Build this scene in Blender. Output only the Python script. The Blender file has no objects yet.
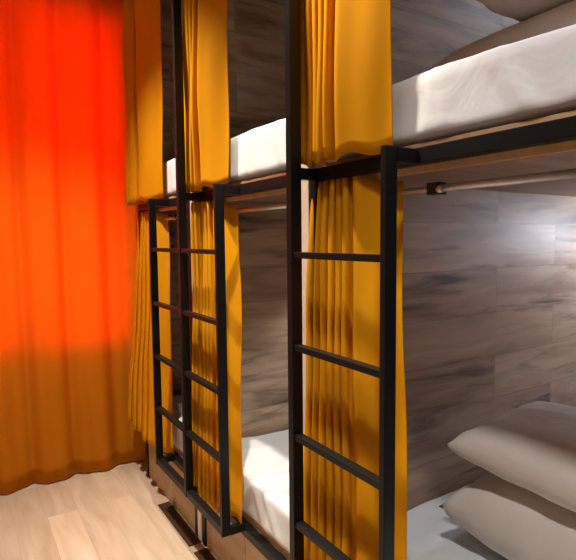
import bpy, bmesh, math, random
from mathutils import Vector, Matrix
random.seed(4)
sc = bpy.context.scene
COL = sc.collection
PI = math.pi

# ------------------------------------------------------------ camera
EYE = 1.60
yaw, pitch, roll = 0.57094, 0.08031, -0.00948
cy, sy, cp, sp = math.cos(yaw), math.sin(yaw), math.cos(pitch), math.sin(pitch)
F = Vector((sy*cp, cy*cp, -sp)); Rt = Vector((cy, -sy, 0)); Up = Rt.cross(F)
cr, sr = math.cos(roll), math.sin(roll)
rx = cr*Rt + sr*Up; ry = -sr*Rt + cr*Up
cam = bpy.data.cameras.new('camera'); cam.sensor_fit = 'HORIZONTAL'; cam.sensor_width = 36.0
cam.lens = 510.3/576*36.0; cam.clip_start = 0.02
camo = bpy.data.objects.new('camera', cam); COL.objects.link(camo)
M = Matrix((rx, ry, -F)).transposed().to_4x4(); M.translation = Vector((0, 0, EYE)); camo.matrix_world = M
sc.camera = camo

# ------------------------------------------------------------ world, lights, exposure
w = bpy.data.worlds.new('world'); sc.world = w; w.use_nodes = True
w.node_tree.nodes['Background'].inputs[0].default_value = (0.75, 0.87, 1.0, 1)
w.node_tree.nodes['Background'].inputs[1].default_value = 1.0
sc.view_settings.view_transform = 'Standard'; sc.view_settings.look = 'None'
sc.view_settings.gamma = 1.0; sc.view_settings.use_curve_mapping = False
sc.view_settings.exposure = 0.0

def light(name, kind, loc, energy, color, size=None, rot=None, sy_=None):
    l = bpy.data.lights.new(name, kind); l.energy = energy; l.color = color
    if kind == 'AREA':
        l.size = size
        if sy_: l.shape = 'RECTANGLE'; l.size_y = sy_
    elif size: l.shadow_soft_size = size
    o = bpy.data.objects.new(name, l); COL.objects.link(o); o.location = loc
    if rot: o.rotation_euler = rot
    return o
# daylight outside the window, shining in through it (towards -Y)
wd = light('window_daylight', 'AREA', (0.45, 4.30, 2.0), 50, (1.0, 0.95, 0.88), 1.4, (-PI/2, 0, 0), 2.3)
wd.data.spread = math.radians(75)
# warm recessed spots in the ceiling of the aisle, shining down
def spot(name, loc, energy, color, size, ang, blend=.5):
    o = light(name, 'SPOT', loc, energy, color, size); o.data.spot_size = math.radians(ang); o.data.spot_blend = blend
    return o
WARM = (1.0, 0.90, 0.76)
spot('aisle_spot_far', (0.34, 2.50, 3.27), 300, WARM, .03, 98, 1.0)
spot('aisle_spot_mid', (0.67, 1.45, 3.27), 270, WARM, .03, 74, .8)
spot('aisle_spot_near', (0.28, 0.25, 3.27), 128, (1.0, 0.97, 0.94), .08, 100, .8)
# cool reading lights inside the nearest bunk, on the wall at the back
light('reading_light_lower_near', 'POINT', (3.0, 1.05, 1.62), 17, (0.70, 0.80, 1.0), 0.05)
light('reading_light_upper_near', 'POINT', (2.75, 0.95, 2.95), 10, (0.70, 0.79, 1.0), 0.05)
spot('sheet_fill_lower_mid', (1.75, 1.9, 1.72), 30, (1.0, 0.95, 0.88), 0.04, 100, .6)  # unseen fill under the deck, added to brighten the middle bunk's lower sheet

# ------------------------------------------------------------ materials
def new_mat(name):
    m = bpy.data.materials.new(name); m.use_nodes = True
    nt = m.node_tree; return m, nt, nt.nodes['Principled BSDF']
def N(nt, typ, **kw):
    n = nt.nodes.new(typ)
    for k, v in kw.items():
        if k in n.inputs: n.inputs[k].default_value = v
        else: setattr(n, k, v)
    return n
def ramp(nt, pts):
    r = nt.nodes.new('ShaderNodeValToRGB'); e = r.color_ramp.elements
    while len(e) < len(pts): e.new(0.5)
    for i, (p, c) in enumerate(pts):
        e[i].position = p; e[i].color = (*c, 1) if len(c) == 3 else c
    return r
def mixc(nt, mode, fac, a, b):
    n = nt.nodes.new('ShaderNodeMix'); n.data_type = 'RGBA'; n.blend_type = mode
    for s, v in ((0, fac), (6, a), (7, b)):
        if hasattr(v, 'links') or isinstance(v, bpy.types.NodeSocket): nt.links.new(v, n.inputs[s])
        else: n.inputs[s].default_value = v if s == 0 else (*v, 1)
    return n.outputs[2]
def vec_xyz(nt, expr):
    """object coordinates re-ordered and scaled: expr = ((axis, scale, offset), ...)"""
    tc = nt.nodes.new('ShaderNodeTexCoord'); s = nt.nodes.new('ShaderNodeSeparateXYZ'); c = nt.nodes.new('ShaderNodeCombineXYZ')
    nt.links.new(tc.outputs['Object'], s.inputs[0])
    for i, (ax, k, of) in enumerate(expr):
        m = N(nt, 'ShaderNodeMath', operation='MULTIPLY_ADD'); nt.links.new(s.outputs[ax], m.inputs[0])
        m.inputs[1].default_value = k; m.inputs[2].default_value = of; nt.links.new(m.outputs[0], c.inputs[i])
    return c.outputs[0]

def wood_planks(name, long_ax, wide_ax, third_ax, length, width, off, base, light_, dark, crack, rough, joint):
    m, nt, b = new_mat(name); L = nt.links
    v = vec_xyz(nt, ((long_ax, 1, 0), (wide_ax, 1, -off), (third_ax, 1, 0)))
    br = nt.nodes.new('ShaderNodeTexBrick'); L.new(v, br.inputs['Vector'])
    br.offset = 0.37; br.inputs['Scale'].default_value = 1; br.inputs['Brick Width'].default_value = length
    br.inputs['Row Height'].default_value = width; br.inputs['Mortar Size'].default_value = joint
    br.inputs['Mortar Smooth'].default_value = 0.3; br.inputs['Bias'].default_value = 0
    br.inputs['Color1'].default_value = (0, 0, 0, 1); br.inputs['Color2'].default_value = (1, 1, 1, 1)
    br.inputs['Mortar'].default_value = (0.5, 0.5, 0.5, 1)
    # every plank gets its own slice of the grain
    sep = nt.nodes.new('ShaderNodeSeparateXYZ'); L.new(v, sep.inputs[0])
    add = N(nt, 'ShaderNodeMath', operation='MULTIPLY_ADD'); L.new(br.outputs['Color'], add.inputs[0]); add.inputs[1].default_value = 7.3
    L.new(sep.outputs[2], add.inputs[2])
    cmb = nt.nodes.new('ShaderNodeCombineXYZ'); L.new(sep.outputs[0], cmb.inputs[0]); L.new(sep.outputs[1], cmb.inputs[1]); L.new(add.outputs[0], cmb.inputs[2])
    mp = nt.nodes.new('ShaderNodeMapping'); mp.inputs['Scale'].default_value = (1.1, 7, 1); L.new(cmb.outputs[0], mp.inputs[0])
    n1 = N(nt, 'ShaderNodeTexNoise', Scale=1.8, Detail=4.0, Roughness=0.5, Distortion=0.6); L.new(mp.outputs[0], n1.inputs['Vector'])
    r1 = ramp(nt, ((0.30, dark), (0.50, base), (0.70, light_))); L.new(n1.outputs['Fac'], r1.inputs[0])
    col = r1.outputs[0]
    tint = mixc(nt, 'MULTIPLY', 0.35, col, (1, 1, 1)); 
    rt = ramp(nt, ((0, (0.72, 0.70, 0.70)), (1, (1.12, 1.10, 1.06)))); L.new(br.outputs['Color'], rt.inputs[0])
    col = mixc(nt, 'MULTIPLY', 0.7, col, rt.outputs[0])
    if crack:
        mp2 = nt.nodes.new('ShaderNodeMapping'); mp2.inputs['Scale'].default_value = (1.0, 7.5, 1); L.new(cmb.outputs[0], mp2.inputs[0])
        n2 = N(nt, 'ShaderNodeTexNoise', Scale=1.25, Detail=4.0, Roughness=0.62, Distortion=0.9); L.new(mp2.outputs[0], n2.inputs['Vector'])
        r2 = ramp(nt, ((0.53, (0, 0, 0)), (0.70, (1, 1, 1)))); L.new(n2.outputs['Fac'], r2.inputs[0])
        mm = N(nt, 'ShaderNodeMath', operation='MULTIPLY'); L.new(r2.outputs[0], mm.inputs[0]); mm.inputs[1].default_value = 0.8
        col = mixc(nt, 'MIX', mm.outputs[0], col, crack)
    jm = N(nt, 'ShaderNodeMath', operation='MULTIPLY'); L.new(br.outputs['Fac'], jm.inputs[0]); jm.inputs[1].default_value = 0.3
    col = mixc(nt, 'MIX', jm.outputs[0], col, tuple(x*0.3 for x in dark))
    L.new(col, b.inputs['Base Color']); b.inputs['Roughness'].default_value = rough
    bp = N(nt, 'ShaderNodeBump', Strength=0.15, Distance=0.004); L.new(n1.outputs['Fac'], bp.inputs['Height']); L.new(bp.outputs[0], b.inputs['Normal'])
    return m

def fabric(name, col, col2, transl, tcol, rough=0.85, weave=700, sheen=0.2, wr=0.0):
    m, nt, b = new_mat(name); L = nt.links
    v = vec_xyz(nt, ((0, 1, 0), (1, 1, 0), (2, 0.35, 0)))
    n = N(nt, 'ShaderNodeTexNoise', Scale=9.0, Detail=4.0); L.new(v, n.inputs['Vector'])
    r = ramp(nt, ((0.3, col2), (0.7, col))); L.new(n.outputs['Fac'], r.inputs[0])
    L.new(r.outputs[0], b.inputs['Base Color']); b.inputs['Roughness'].default_value = rough
    b.inputs['Sheen Weight'].default_value = sheen; b.inputs['Sheen Roughness'].default_value = 0.5
    b.inputs['Specular IOR Level'].default_value = 0.06
    b.inputs['Sheen Tint'].default_value = (*col, 1)
    n2 = N(nt, 'ShaderNodeTexNoise', Scale=float(weave), Detail=1.0)
    tc = nt.nodes.new('ShaderNodeTexCoord'); L.new(tc.outputs['Object'], n2.inputs['Vector'])
    bp = N(nt, 'ShaderNodeBump', Strength=0.12, Distance=0.001); L.new(n2.outputs['Fac'], bp.inputs['Height'])
    nrm = bp.outputs[0]
    if wr:
        n3 = N(nt, 'ShaderNodeTexNoise', Scale=5.0, Detail=3.0, Distortion=1.2); L.new(tc.outputs['Object'], n3.inputs['Vector'])
        b2 = N(nt, 'ShaderNodeBump', Strength=wr, Distance=0.02); L.new(n3.outputs['Fac'], b2.inputs['Height']); L.new(nrm, b2.inputs['Normal']); nrm = b2.outputs[0]
    L.new(nrm, b.inputs['Normal'])
    if transl:
        t = nt.nodes.new('ShaderNodeBsdfTranslucent'); t.inputs[0].default_value = (*tcol, 1)
        mx = nt.nodes.new('ShaderNodeMixShader'); mx.inputs[0].default_value = transl
        out = nt.nodes['Material Output']
        L.new(b.outputs[0], mx.inputs[1]); L.new(t.outputs[0], mx.inputs[2]); L.new(mx.outputs[0], out.inputs[0])
    return m
def plain(name, col, rough=0.5, metal=0.0, var=0.1, scale=30, spec=0.5):
    m, nt, b = new_mat(name)
    tc = nt.nodes.new('ShaderNodeTexCoord'); n = N(nt, 'ShaderNodeTexNoise', Scale=float(scale), Detail=3.0); nt.links.new(tc.outputs['Object'], n.inputs['Vector'])
    r = ramp(nt, ((0.3, tuple(c*(1-var) for c in col)), (0.7, tuple(min(1, c*(1+var)) for c in col)))); nt.links.new(n.outputs['Fac'], r.inputs[0])
    nt.links.new(r.outputs[0], b.inputs['Base Color']); b.inputs['Roughness'].default_value = rough; b.inputs['Metallic'].default_value = metal
    b.inputs['Specular IOR Level'].default_value = spec
    return m

M_WALLPLANK = wood_planks('grey_brown_planks', 0, 2, 1, 1.25, 0.20, 0.06, (0.50, 0.37, 0.27), (0.62, 0.48, 0.36), (0.35, 0.245, 0.175), (0.05, 0.038, 0.034), 0.5, 0.0022)
M_ENDPLANK = wood_planks('grey_brown_planks_back', 1, 2, 0, 1.25, 0.20, 0.06, (0.50, 0.37, 0.27), (0.62, 0.48, 0.36), (0.35, 0.245, 0.175), (0.05, 0.038, 0.034), 0.5, 0.0022)
M_FLOOR = wood_planks('light_oak_floor', 1, 0, 2, 1.2, 0.165, 0.02, (0.62, 0.50, 0.37), (0.69, 0.57, 0.44), (0.54, 0.42, 0.30), None, 0.42, 0.0012)
M_OAK = wood_planks('oak_drawer_front', 1, 2, 0, 3.0, 0.8, -0.3, (0.54, 0.34, 0.18), (0.62, 0.42, 0.24), (0.42, 0.25, 0.125), None, 0.45, 0.0)
M_DECK = wood_planks('deck_board', 0, 1, 2, 3.0, 3.0, -1.0, (0.36, 0.22, 0.13), (0.44, 0.28, 0.17), (0.28, 0.165, 0.095), None, 0.6, 0.0)
M_EDGE = plain('pale_wood_edge', (0.58, 0.38, 0.21), 0.5)
M_PALE = plain('pale_edge_band', (0.72, 0.60, 0.47), 0.5, var=0.05)
M_BLACK = plain('black_powder_coat', (0.006, 0.006, 0.0065), 0.45, var=0.3, scale=200, spec=0.25)
M_CHROME = plain('chrome_rod', (0.62, 0.62, 0.63), 0.42, 1.0, var=0.03)
M_PLASTIC = plain('black_plastic', (0.012, 0.012, 0.012), 0.4)
M_WALL = plain('painted_wall', (0.62, 0.55, 0.46), 0.8, var=0.03, scale=8)
M_CEIL = plain('painted_ceiling', (0.75, 0.72, 0.68), 0.85, var=0.03, scale=8)
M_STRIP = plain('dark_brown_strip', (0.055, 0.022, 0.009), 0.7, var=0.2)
M_FRAME = plain('white_window_frame', (0.75, 0.75, 0.73), 0.4)
M_YELLOW = fabric('mustard_curtain_fabric', (0.72, 0.315, 0.007), (0.66, 0.28, 0.005), 0.08, (0.75, 0.34, 0.006), sheen=0.0)
M_RED = fabric('orange_window_curtain_fabric', (0.74, 0.29, 0.012), (0.68, 0.26, 0.010), 0.40, (0.95, 0.085, 0.003), sheen=0.1)
M_SHEET = fabric('white_cotton_sheet', (0.80, 0.83, 0.85), (0.75, 0.78, 0.80), 0, None, wr=0.25)
M_PILLOW = fabric('white_pillow_cotton', (0.76, 0.71, 0.66), (0.70, 0.65, 0.60), 0, None, wr=0.35)
def glass():
    m, nt, b = new_mat('window_glass'); b.inputs['Base Color'].default_value = (1, 1, 1, 1)
    b.inputs['Transmission Weight'].default_value = 1; b.inputs['Roughness'].default_value = 0.02; b.inputs['IOR'].default_value = 1.02
    return m
M_GLASS = glass()

# ------------------------------------------------------------ helpers
def obj(name, bm, mat, parent=None, smooth=False, loc=None):
    me = bpy.data.meshes.new(name); bmesh.ops.recalc_face_normals(bm, faces=bm.faces); bm.to_mesh(me); bm.free()
    me.materials.append(mat)
    if smooth:
        for p in me.polygons: p.use_smooth = True
    o = bpy.data.objects.new(name, me); COL.objects.link(o)
    if parent:
        o.parent = parent
        o.matrix_parent_inverse = Matrix.Translation(-parent.location)
    return o
def box(bm, x0, x1, y0, y1, z0, z1, bev=0.0):
    r = bmesh.ops.create_cube(bm, size=1.0)
    for v in r['verts']:
        v.co = Vector(((x0+x1)/2+v.co.x*(x1-x0), (y0+y1)/2+v.co.y*(y1-y0), (z0+z1)/2+v.co.z*(z1-z0)))
    if bev:
        es = {e for v in r['verts'] for e in v.link_edges}
        bmesh.ops.bevel(bm, geom=list(es), offset=bev, segments=2, profile=0.7, affect='EDGES')
    return bm
def B(*a, bev=0.0): return box(bmesh.new(), *a, bev=bev)
def cyl(bm, p, q, r, seg=20, r2=None):
    p, q = Vector(p), Vector(q); d = q-p
    m = Matrix.Translation((p+q)/2) @ d.to_track_quat('Z', 'Y').to_matrix().to_4x4()
    bmesh.ops.create_cone(bm, cap_ends=True, segments=seg, radius1=r, radius2=r if r2 is None else r2, depth=d.length, matrix=m)
    return bm
def sph(bm, p, r): 
    bmesh.ops.create_uvsphere(bm, u_segments=14, v_segments=8, radius=r, matrix=Matrix.Translation(p)); return bm
def torus(bm, p, axis, R, r, n=24, k=8):
    q = Vector(axis).to_track_quat('Z', 'Y').to_matrix(); rows = []
    for i in range(n):
        a = 2*PI*i/n
        rows.append([bm.verts.new(Vector(p)+q@Vector(((R+r*math.cos(2*PI*j/k))*math.cos(a), (R+r*math.cos(2*PI*j/k))*math.sin(a), r*math.sin(2*PI*j/k)))) for j in range(k)])
    for i in range(n):
        for j in range(k):
            bm.faces.new((rows[i][j], rows[(i+1)%n][j], rows[(i+1)%n][(j+1)%k], rows[i][(j+1)%k]))
    return bm
def tag(o, label, cat, group=None):
    o['label'] = label; o['category'] = cat
    if group: o['group'] = group
    return o
def thing(name, label, cat, loc, group=None):
    o = bpy.data.objects.new(name, None); COL.objects.link(o); o.location = loc; o.empty_display_size = 0.1
    return tag(o, label, cat, group)
def struct(name, bm, mat, parent=None):
    o = obj(name, bm, mat, parent)
    if not parent: o['kind'] = 'structure'
    return o

# ------------------------------------------------------------ the room
XL, XR, YB, YE, ZC = -1.45, 3.10, -2.2, 3.78, 3.30
struct('floor', B(XL-.1, XR+.1, YB-.1, YE+.1, -0.1, 0), M_FLOOR)
struct('ceiling', B(XL-.1, XR+.1, YB-.1, YE+.1, ZC, ZC+.1), M_CEIL)
struct('wall_left', B(XL-.1, XL, YB, YE, 0, ZC), M_WALL)
struct('wall_right', B(XR, XR+.1, YB, YE, 0, ZC), M_ENDPLANK)
struct('wall_back', B(XL, XR, YB-.1, YB, 0, ZC), M_WALL)
WX0, WX1, WZ0, WZ1 = -0.40, 1.06, 0.86, 3.14
bm = bmesh.new()
box(bm, XL, WX0, YE, YE+.12, 0, ZC); box(bm, WX1, XR, YE, YE+.12, 0, ZC)
box(bm, WX0, WX1, YE, YE+.12, 0, WZ0); box(bm, WX0, WX1, YE, YE+.12, WZ1, ZC)
struct('wall_end', bm, M_WALL)
bm = bmesh.new()
for x0, x1, z0, z1 in ((WX0, WX0+.05, WZ0, WZ1), (WX1-.05, WX1, WZ0, WZ1), (WX0+.05, WX1-.05, WZ0, WZ0+.05), (WX0+.05, WX1-.05, WZ1-.05, WZ1), (0.30, 0.37, WZ0+.05, WZ1-.05)):
    box(bm, x0, x1, YE+.03, YE+.09, z0, z1)
wf = struct('window_1', bm, M_FRAME)
for x0, x1 in ((WX0+.05, .30), (.37, WX1-.05)):
    struct('pane', B(x0, x1, YE+.055, YE+.061, WZ0+.05, WZ1-.05), M_GLASS, wf)
# plank partitions between the bunks, each with a pale edge band facing the aisle
for y0, xf in ((1.425, 1.0), (2.425, 1.0), (3.385, 1.065)):
    p = struct('wall_partition', B(xf+.003, XR, y0, y0+.05, 0, ZC), M_WALLPLANK)
    struct('edge_band', B(xf, xf+.003, y0, y0+.05, 0, ZC), M_PALE, p)

# ------------------------------------------------------------ bunks
RF = 1.0           # front plane of the steel frames
bunks = [(0.44, 1.415, 'near right of the photo', 'nearest'), (1.48, 2.415, 'middle', 'middle'), (2.48, 3.375, 'at the window end', 'farthest')]
blab = ['two-level bunk frame nearest the camera, black rails, pillows stacked on its lower bed',
        'middle two-level bunk frame with black rails, between the two ladders',
        'farthest two-level bunk frame with black rails, beside the orange window curtain']
frames = []
for i, (y0, y1, _, _) in enumerate(bunks):
    t = thing('bunk_bed', blab[i], 'bunk bed', (RF, (y0+y1)/2, 0), 'bunk beds along the wall')
    for y in (y0, y1-.035):
        obj('frame_post', B(RF, RF+.04, y, y+.035, 0.0, 1.832, bev=.003), M_BLACK, t)
    ya, yb = y0+.035, y1-.035
    obj('upper_rail', B(RF, RF+.04, ya, yb, 1.79, 1.83, bev=.003), M_BLACK, t)
    obj('lower_rail', B(RF, RF+.04, ya, yb, .285, .322, bev=.003), M_BLACK, t)
    obj('edge_board', B(RF+.041, RF+.052, ya, yb, 1.772, 1.850, bev=.002), M_EDGE, t)
    obj('edge_board', B(RF+.041, RF+.052, ya, yb, .285, .352, bev=.002), M_EDGE, t)
    obj('deck', B(RF+.058, XR-.005, y0+.005, y1-.005, 1.80, 1.845), M_DECK, t)
    obj('deck', B(RF+.058, XR-.005, y0+.005, y1-.005, .29, .345), M_DECK, t)
    ym = (y0+y1)/2
    for a, b_ in ((ya+.004, ym-.003), (ym+.003, yb-.004)):
        obj('drawer_front', B(RF+.008, RF+.028, a, b_, 0.004, .280, bev=.002), M_OAK, t)
        
    obj('base_box', B(RF+.06, XR-.005, y0+.01, y1-.01, 0.0, .285), M_DECK, t)
    frames.append(t)

# mattresses: soft boxes with creased white sheets
def mattress(x0, x1, y0, y1, z0, z1, seed, label, fold=1.0):
    rnd = random.Random(seed); bm = bmesh.new()
    box(bm, x0, x1, y0, y1, z0, z1)
    def cuts(ax, n):
        lo, hi = (x0, x1) if ax == 0 else (y0, y1) if ax == 1 else (z0, z1)
        for k in range(1, n):
            co = Vector((0, 0, 0)); co[ax] = lo+(hi-lo)*k/n; no = Vector((0, 0, 0)); no[ax] = 1
            bmesh.ops.bisect_plane(bm, geom=bm.verts[:]+bm.edges[:]+bm.faces[:], plane_co=co, plane_no=no)
    cuts(0, 44); cuts(1, 44); cuts(2, 12)
    cr_ = [(rnd.uniform(y0, y1), rnd.uniform(-0.9, 0.9), rnd.uniform(.012, .03), rnd.uniform(.006, .014)*fold) for _ in range(7)]
    R = 0.022
    for v in bm.verts:
        c = v.co.copy(); inn = Vector((min(max(c.x, x0+R), x1-R), min(max(c.y, y0+R), y1-R), min(max(c.z, z0+R), z1-R)))
        d = c-inn
        if d.length > 1e-6: c = inn+d.normalized()*R
        t_ = (c.z-z0)/(z1-z0); fx = math.exp(-((c.x-x0)/.05)**2)
        # creases slant down the front and run on over the top
        s = 0
        for yc, sl, wd, am in cr_:
            q = (c.y-yc)+sl*((c.z-z0) if fx > .3 else (z1-z0)+(c.x-x0)*.6)
            s += am*math.exp(-(q/wd)**2)
        top = 1 if c.z > z1-R*1.05 else 0
        c.x -= fx*s*.7*min(1, t_*4+.3)
        if top:
            c.z += (1-fx)*s*.8*math.exp(-max(0, c.x-x0)/.9)+.006*math.sin(7*c.x+seed)*math.sin(5*c.y)
            c.z += .012*(1-((c.y-(y0+y1)/2)/((y1-y0)/2))**2)
        if t_ < .1: c.x = max(c.x, x0-.002)
        v.co = c
    o = obj('mattress', bm, M_SHEET, smooth=True)
    return tag(o, label, 'mattress', 'white mattresses on the bunks')
ml = [('white sheeted mattress on the upper level of the bunk nearest the camera', 'white sheeted mattress under the stacked pillows on the lower nearest bunk'),
      ('white sheeted mattress on the upper level of the middle bunk', 'white crumpled sheeted mattress on the lower middle bunk between the ladders'),
      ('white sheeted mattress on the upper level of the farthest bunk', 'white sheeted mattress on the lower farthest bunk, seen through the double ladder')]
for i, (y0, y1, _, _) in enumerate(bunks):
    mattress(RF+.03, XR-.02, y0+.04, y1-.03, 1.854, 2.017 if i == 0 else 2.042, 11+i, ml[i][0], .8)
    mattress(RF+.03, XR-.02, y0+.04, y1-.03, .355, .530, 21+i, ml[i][1], 1.3)

# ------------------------------------------------------------ pillows
def pillow(cx, cy_, cz, lx, ly, th, rot, label, group, seed, sag=0.0):
    rnd = random.Random(seed); bm = bmesh.new(); n = 36
    ph = [rnd.uniform(0, 6.28) for _ in range(6)]
    grids = []
    for s in (1, -1):
        g = []
        for i in range(n+1):
            row = []
            for j in range(n+1):
                u, v = 2*i/n-1, 2*j/n-1
                # the seams curve in between the pointed corners
                pu = u*(1-.10*(1-v*v)*abs(u)**3) if False else u*(1-.09*(1-v*v)); pv = v*(1-.07*(1-u*u))
                h = (max(0, 1-u**4)*max(0, 1-v**4))**.55
                h *= 1-.10*abs(math.sin(3*u+ph[0])*math.sin(2.6*v+ph[1]))
                edge = max(abs(u), abs(v))
                puck = .022*math.sin(16*v+ph[2])*math.exp(-((1-abs(u))/.18)**2)*(1 if abs(u) < 1 else 0)+.022*math.sin(15*u+ph[3])*math.exp(-((1-abs(v))/.18)**2)*(1 if abs(v) < 1 else 0)
                z = s*th/2*h*(1+puck*6*(1-h)) 
                z += -sag*(u*u*.6+v*v*.4)
                row.append((pu*lx/2, pv*ly/2, z))
            g.append(row)
        grids.append(g)
    vs = {}
    def V(s, i, j):
        key = (0 if (i in (0, n) or j in (0, n)) else s, i, j)
        if key not in vs: vs[key] = bm.verts.new(grids[0 if s == 1 else 1][i][j])
        return vs[key]
    for s in (1, -1):
        for i in range(n):
            for j in range(n):
                bm.faces.new((V(s, i, j), V(s, i+1, j), V(s, i+1, j+1), V(s, i, j+1)))
    bmesh.ops.transform(bm, matrix=Matrix.Translation((cx, cy_, cz)) @ rot, verts=bm.verts)
    o = obj('pillow', bm, M_PILLOW, smooth=True)
    return tag(o, label, 'pillow', group)
def rot(rx_, ry_, rz_): return Matrix.Rotation(rz_, 4, 'Z') @ Matrix.Rotation(ry_, 4, 'Y') @ Matrix.Rotation(rx_, 4, 'X')
pillow(1.62, .79, .690, .56, .71, .29, rot(0, 0, .05), 'white pillow underneath, lying on the mattress of the lower nearest bunk', 'pillows on the lower bunk', 1)
pillow(1.60, .74, .922, .54, .76, .19, rot(.07, -.06, .04), 'white pillow with a pointed corner, topmost of the lower bunk stack', 'pillows on the lower bunk', 2, .02)
pillow(1.56, .83, 2.134, .52, .72, .20, rot(0, 0, .02), 'white pillow lying on the upper mattress, underneath its stack', 'pillows on the upper bunk', 3)
pillow(1.60, .66, 2.335, .56, .74, .24, rot(.0, -.04, .05), 'white pillow on top of the upper bunk stack, cut off by the photo top', 'pillows on the upper bunk', 4, .03)

# ------------------------------------------------------------ curtains
def smooth(t): t = min(1, max(0, t)); return t*t*(3-2*t)
def sheet_mesh(name, P, nu, nv, mat, thick=.003):
    bm = bmesh.new(); rows = [[bm.verts.new(P(i/nu, j/nv)) for i in range(nu+1)] for j in range(nv+1)]
    for j in range(nv):
        for i in range(nu): bm.faces.new((rows[j][i], rows[j][i+1], rows[j+1][i+1], rows[j+1][i]))
    o = obj(name, bm, mat, smooth=True)
    s = o.modifiers.new('cloth thickness', 'SOLIDIFY'); s.thickness = thick; s.offset = 0
    return o
def bunk_curtain(yf, yn, z0, z1, x0_, x1_, nf, frac, amp, turn, seed, label, hem=.008, zdrop=0.0, lift=0.0):
    """gathered bundle: pleats at the far side, one smooth panel turning into the bunk at the near side.
    yf, yn, x0_/x1_, turn: (top, bottom) positions of the far edge, near edge, pleat line and of the panel's turn"""
    rnd = random.Random(seed); ph = [rnd.uniform(-.6, .6) for _ in range(nf+2)]; am = [rnd.uniform(.75, 1.15) for _ in range(nf+2)]
    am[nf-1] = 1.0
    def P(u, v):
        z = z0+(z1-z0)*v; xm = x0_+(x1_-x0_)*v; a0 = yf[0]+(yf[1]-yf[0])*v; W = a0-(yn[0]+(yn[1]-yn[0])*v); tn = turn[0]+(turn[1]-turn[0])*v
        fu = .62                                      # share of the cloth taken by the pleats
        mod = lambda i: amp*am[i]*(1+.15*math.sin(3*v*PI+ph[i]*4))
        if u < fu:
            k = u/fu*nf; i = min(int(k), nf-1); f = k-i
            y = a0-frac*W*(k/nf)-.15*(frac*W/nf)*math.sin(4*PI*f)
            x = xm+mod(i)*math.cos(2*PI*f)
        else:
            q = (u-fu)/(1-fu)
            y = a0-frac*W-(1-frac)*W*q
            x = xm+mod(nf-1)*(1-2.0*math.sin(min(1, q*4)*PI/2))+tn*smooth((q-.15)/.85)+.004*math.sin(9*q+4*v+seed)
            z -= zdrop*(1-v)*smooth((q-.3)/.5)
            z += lift*v**10*smooth((q-.15)/.35)           # the hem rides over the ladder's lower bracket
        x += .003*math.sin(5*v+seed)+.003*math.sin(13*v+2*seed+6*u)
        y += .004*math.sin(4*v+seed*1.7)
        z += hem*math.sin(u*nf*5+seed)*v**8
        return Vector((x, y, z))
    o = sheet_mesh('bunk_curtain', P, 220, 40, M_YELLOW)
    return tag(o, label, 'curtain', 'mustard bunk curtains')
# upper level, from ceiling to just above the rail
bunk_curtain((1.388, 1.405), (1.024, 1.027), ZC-.01, 1.838, .965, .965, 5, .42, .018, (.045, .045), 1, 'mustard curtain hanging in front of the upper nearest bunk, right of the tall ladder post')
bunk_curtain((2.385, 2.45), (1.955, 2.02), ZC-.01, 1.838, .965, .965, 5, .40, .018, (.045, .045), 2, 'mustard curtain hanging in front of the upper middle bunk, above the double ladder')
bunk_curtain((3.36, 3.45), (2.80, 2.87), ZC-.01, 1.838, .965, .965, 5, .35, .018, (.05, .05), 3, 'mustard curtain on the upper farthest bunk, beside the orange window curtain')
# lower level, from the chrome rods down over the edge of the mattresses
bunk_curtain((1.418, 1.44), (1.05, .935), 1.785, .318, 1.018, .965, 6, .55, .015, (.062, .03), 4, 'mustard curtain on the lower nearest bunk, behind the near single ladder', zdrop=.025, lift=.045)
bunk_curtain((2.455, 2.45), (2.06, 1.915), 1.785, .318, 1.018, .965, 6, .55, .015, (.062, .03), 5, 'mustard curtain on the lower middle bunk, behind the near half of the double ladder', zdrop=.025, lift=.045)
bunk_curtain((3.42, 3.53), (3.00, 2.79), 1.785, .354, 1.018, .93, 4, .62, .011, (.062, .075), 6, 'mustard curtain on the lower farthest bunk, hem hanging clear beside the window curtain', hem=.010, zdrop=.025)

# the long orange curtain over the window
def PW(u, v):
    x = -1.42+(1.16+1.42)*u; z = 3.28+(0.012-3.28)*v
    a = .030+.010*math.sin(3.1*u+1); f = 2*PI*(x*3.3+.25*math.sin(2.3*x)+.05*math.sin(3*v))
    y = 3.61+a*math.sin(f)+.010*math.sin(2.3*f+1.2)+.012*math.sin(4*v+7*u)
    return Vector((x+.01*math.cos(f), y, z+.004*math.sin(f)*v**6))
o = sheet_mesh('window_curtain', PW, 260, 30, M_RED)
tag(o, 'long orange floor-length curtain glowing red in front of the window', 'curtain')

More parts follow.
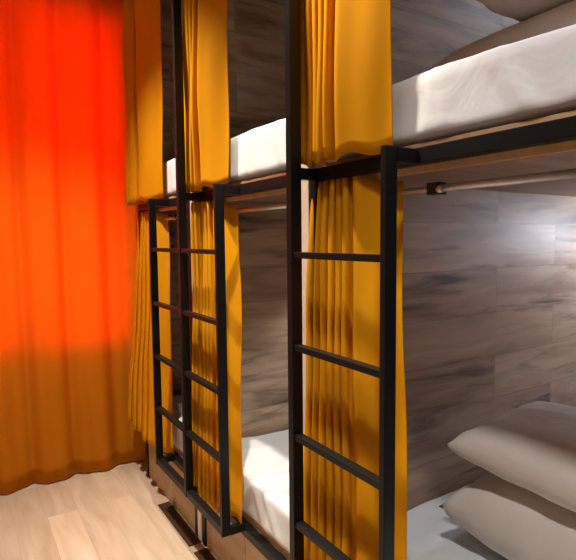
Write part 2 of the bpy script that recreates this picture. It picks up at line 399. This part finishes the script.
# ------------------------------------------------------------ curtain rods of the lower beds
rl = ['chrome curtain rod under the upper deck of the nearest bunk', 'chrome curtain rod under the upper deck of the middle bunk', 'chrome curtain rod under the upper deck of the farthest bunk']
stops = [.93, 2.16, 2.85]
for i, (y0, y1, _, _) in enumerate(bunks):
    t = thing('curtain_rod', rl[i], 'curtain rod', (1.065, (y0+y1)/2, 1.73), 'chrome curtain rods')
    obj('rod', cyl(bmesh.new(), (1.065, y0+.006, 1.728), (1.065, y1-.006, 1.728), .010), M_CHROME, t, smooth=True)
    for y in (y0+.10, y1-.10):
        obj('bracket', B(1.060, 1.070, y-.01, y+.01, 1.735, 1.80), M_CHROME, t)
    bm = B(1.048, 1.082, stops[i]-.020, stops[i]+.020, 1.712, 1.744, bev=.004)
    k = obj('rod_clip', bm, M_PLASTIC, t)
    obj('clip_knob', sph(bmesh.new(), (1.045, stops[i]-.028, 1.724), .011), M_CHROME, k, smooth=True)
    obj('curtain_ring', torus(bmesh.new(), (1.065, stops[i]+.22, 1.720), (0, 1, .15), .022, .0025), M_CHROME, t, smooth=True)

# ------------------------------------------------------------ ladders
LX = .911
def ladder(label, tall, shorts, loc_y):
    t = thing('bunk_ladder', label, 'ladder', (LX, loc_y, .315), 'black bunk ladders')
    hx, hy = .020, .010
    ZT, ZB = 1.828, .315
    obj('tall_upright', B(LX-hx, LX+hx, tall-.015, tall+.015, ZB, ZC-.002, bev=.003), M_BLACK, t)
    for y in shorts:
        obj('upright', B(LX-hx, LX+hx, y-hy, y+hy, ZB, ZT, bev=.003), M_BLACK, t)
    for y in [tall]+shorts:
        obj('bracket', B(LX+hx, RF-.001, y-.014, y+.014, 1.79, 1.826, bev=.002), M_BLACK, t)
        obj('bracket', B(LX+hx, RF-.001, y-.014, y+.014, ZB, ZB+.034, bev=.002), M_BLACK, t)
    for y in shorts:
        a, b_ = min(tall, y)+.012, max(tall, y)-.012
        for k in range(4):
            z = 1.548-.3*k
            obj('rung', B(LX-.015, LX+.015, a, b_, z-.010, z+.010, bev=.003), M_BLACK, t)
        obj('bottom_bar', B(LX-.017, LX+.017, a, b_, ZB, ZB+.036, bev=.003), M_BLACK, t)
    return t
ladder('black steel single ladder with one tall post, in front of the nearest bunk', 1.379, [.948], 1.16)
ladder('black steel double-width ladder with a tall middle post, nearer the window', 2.362, [1.941, 2.807], 2.37)

# ------------------------------------------------------------ dark strips on the floor along the drawers
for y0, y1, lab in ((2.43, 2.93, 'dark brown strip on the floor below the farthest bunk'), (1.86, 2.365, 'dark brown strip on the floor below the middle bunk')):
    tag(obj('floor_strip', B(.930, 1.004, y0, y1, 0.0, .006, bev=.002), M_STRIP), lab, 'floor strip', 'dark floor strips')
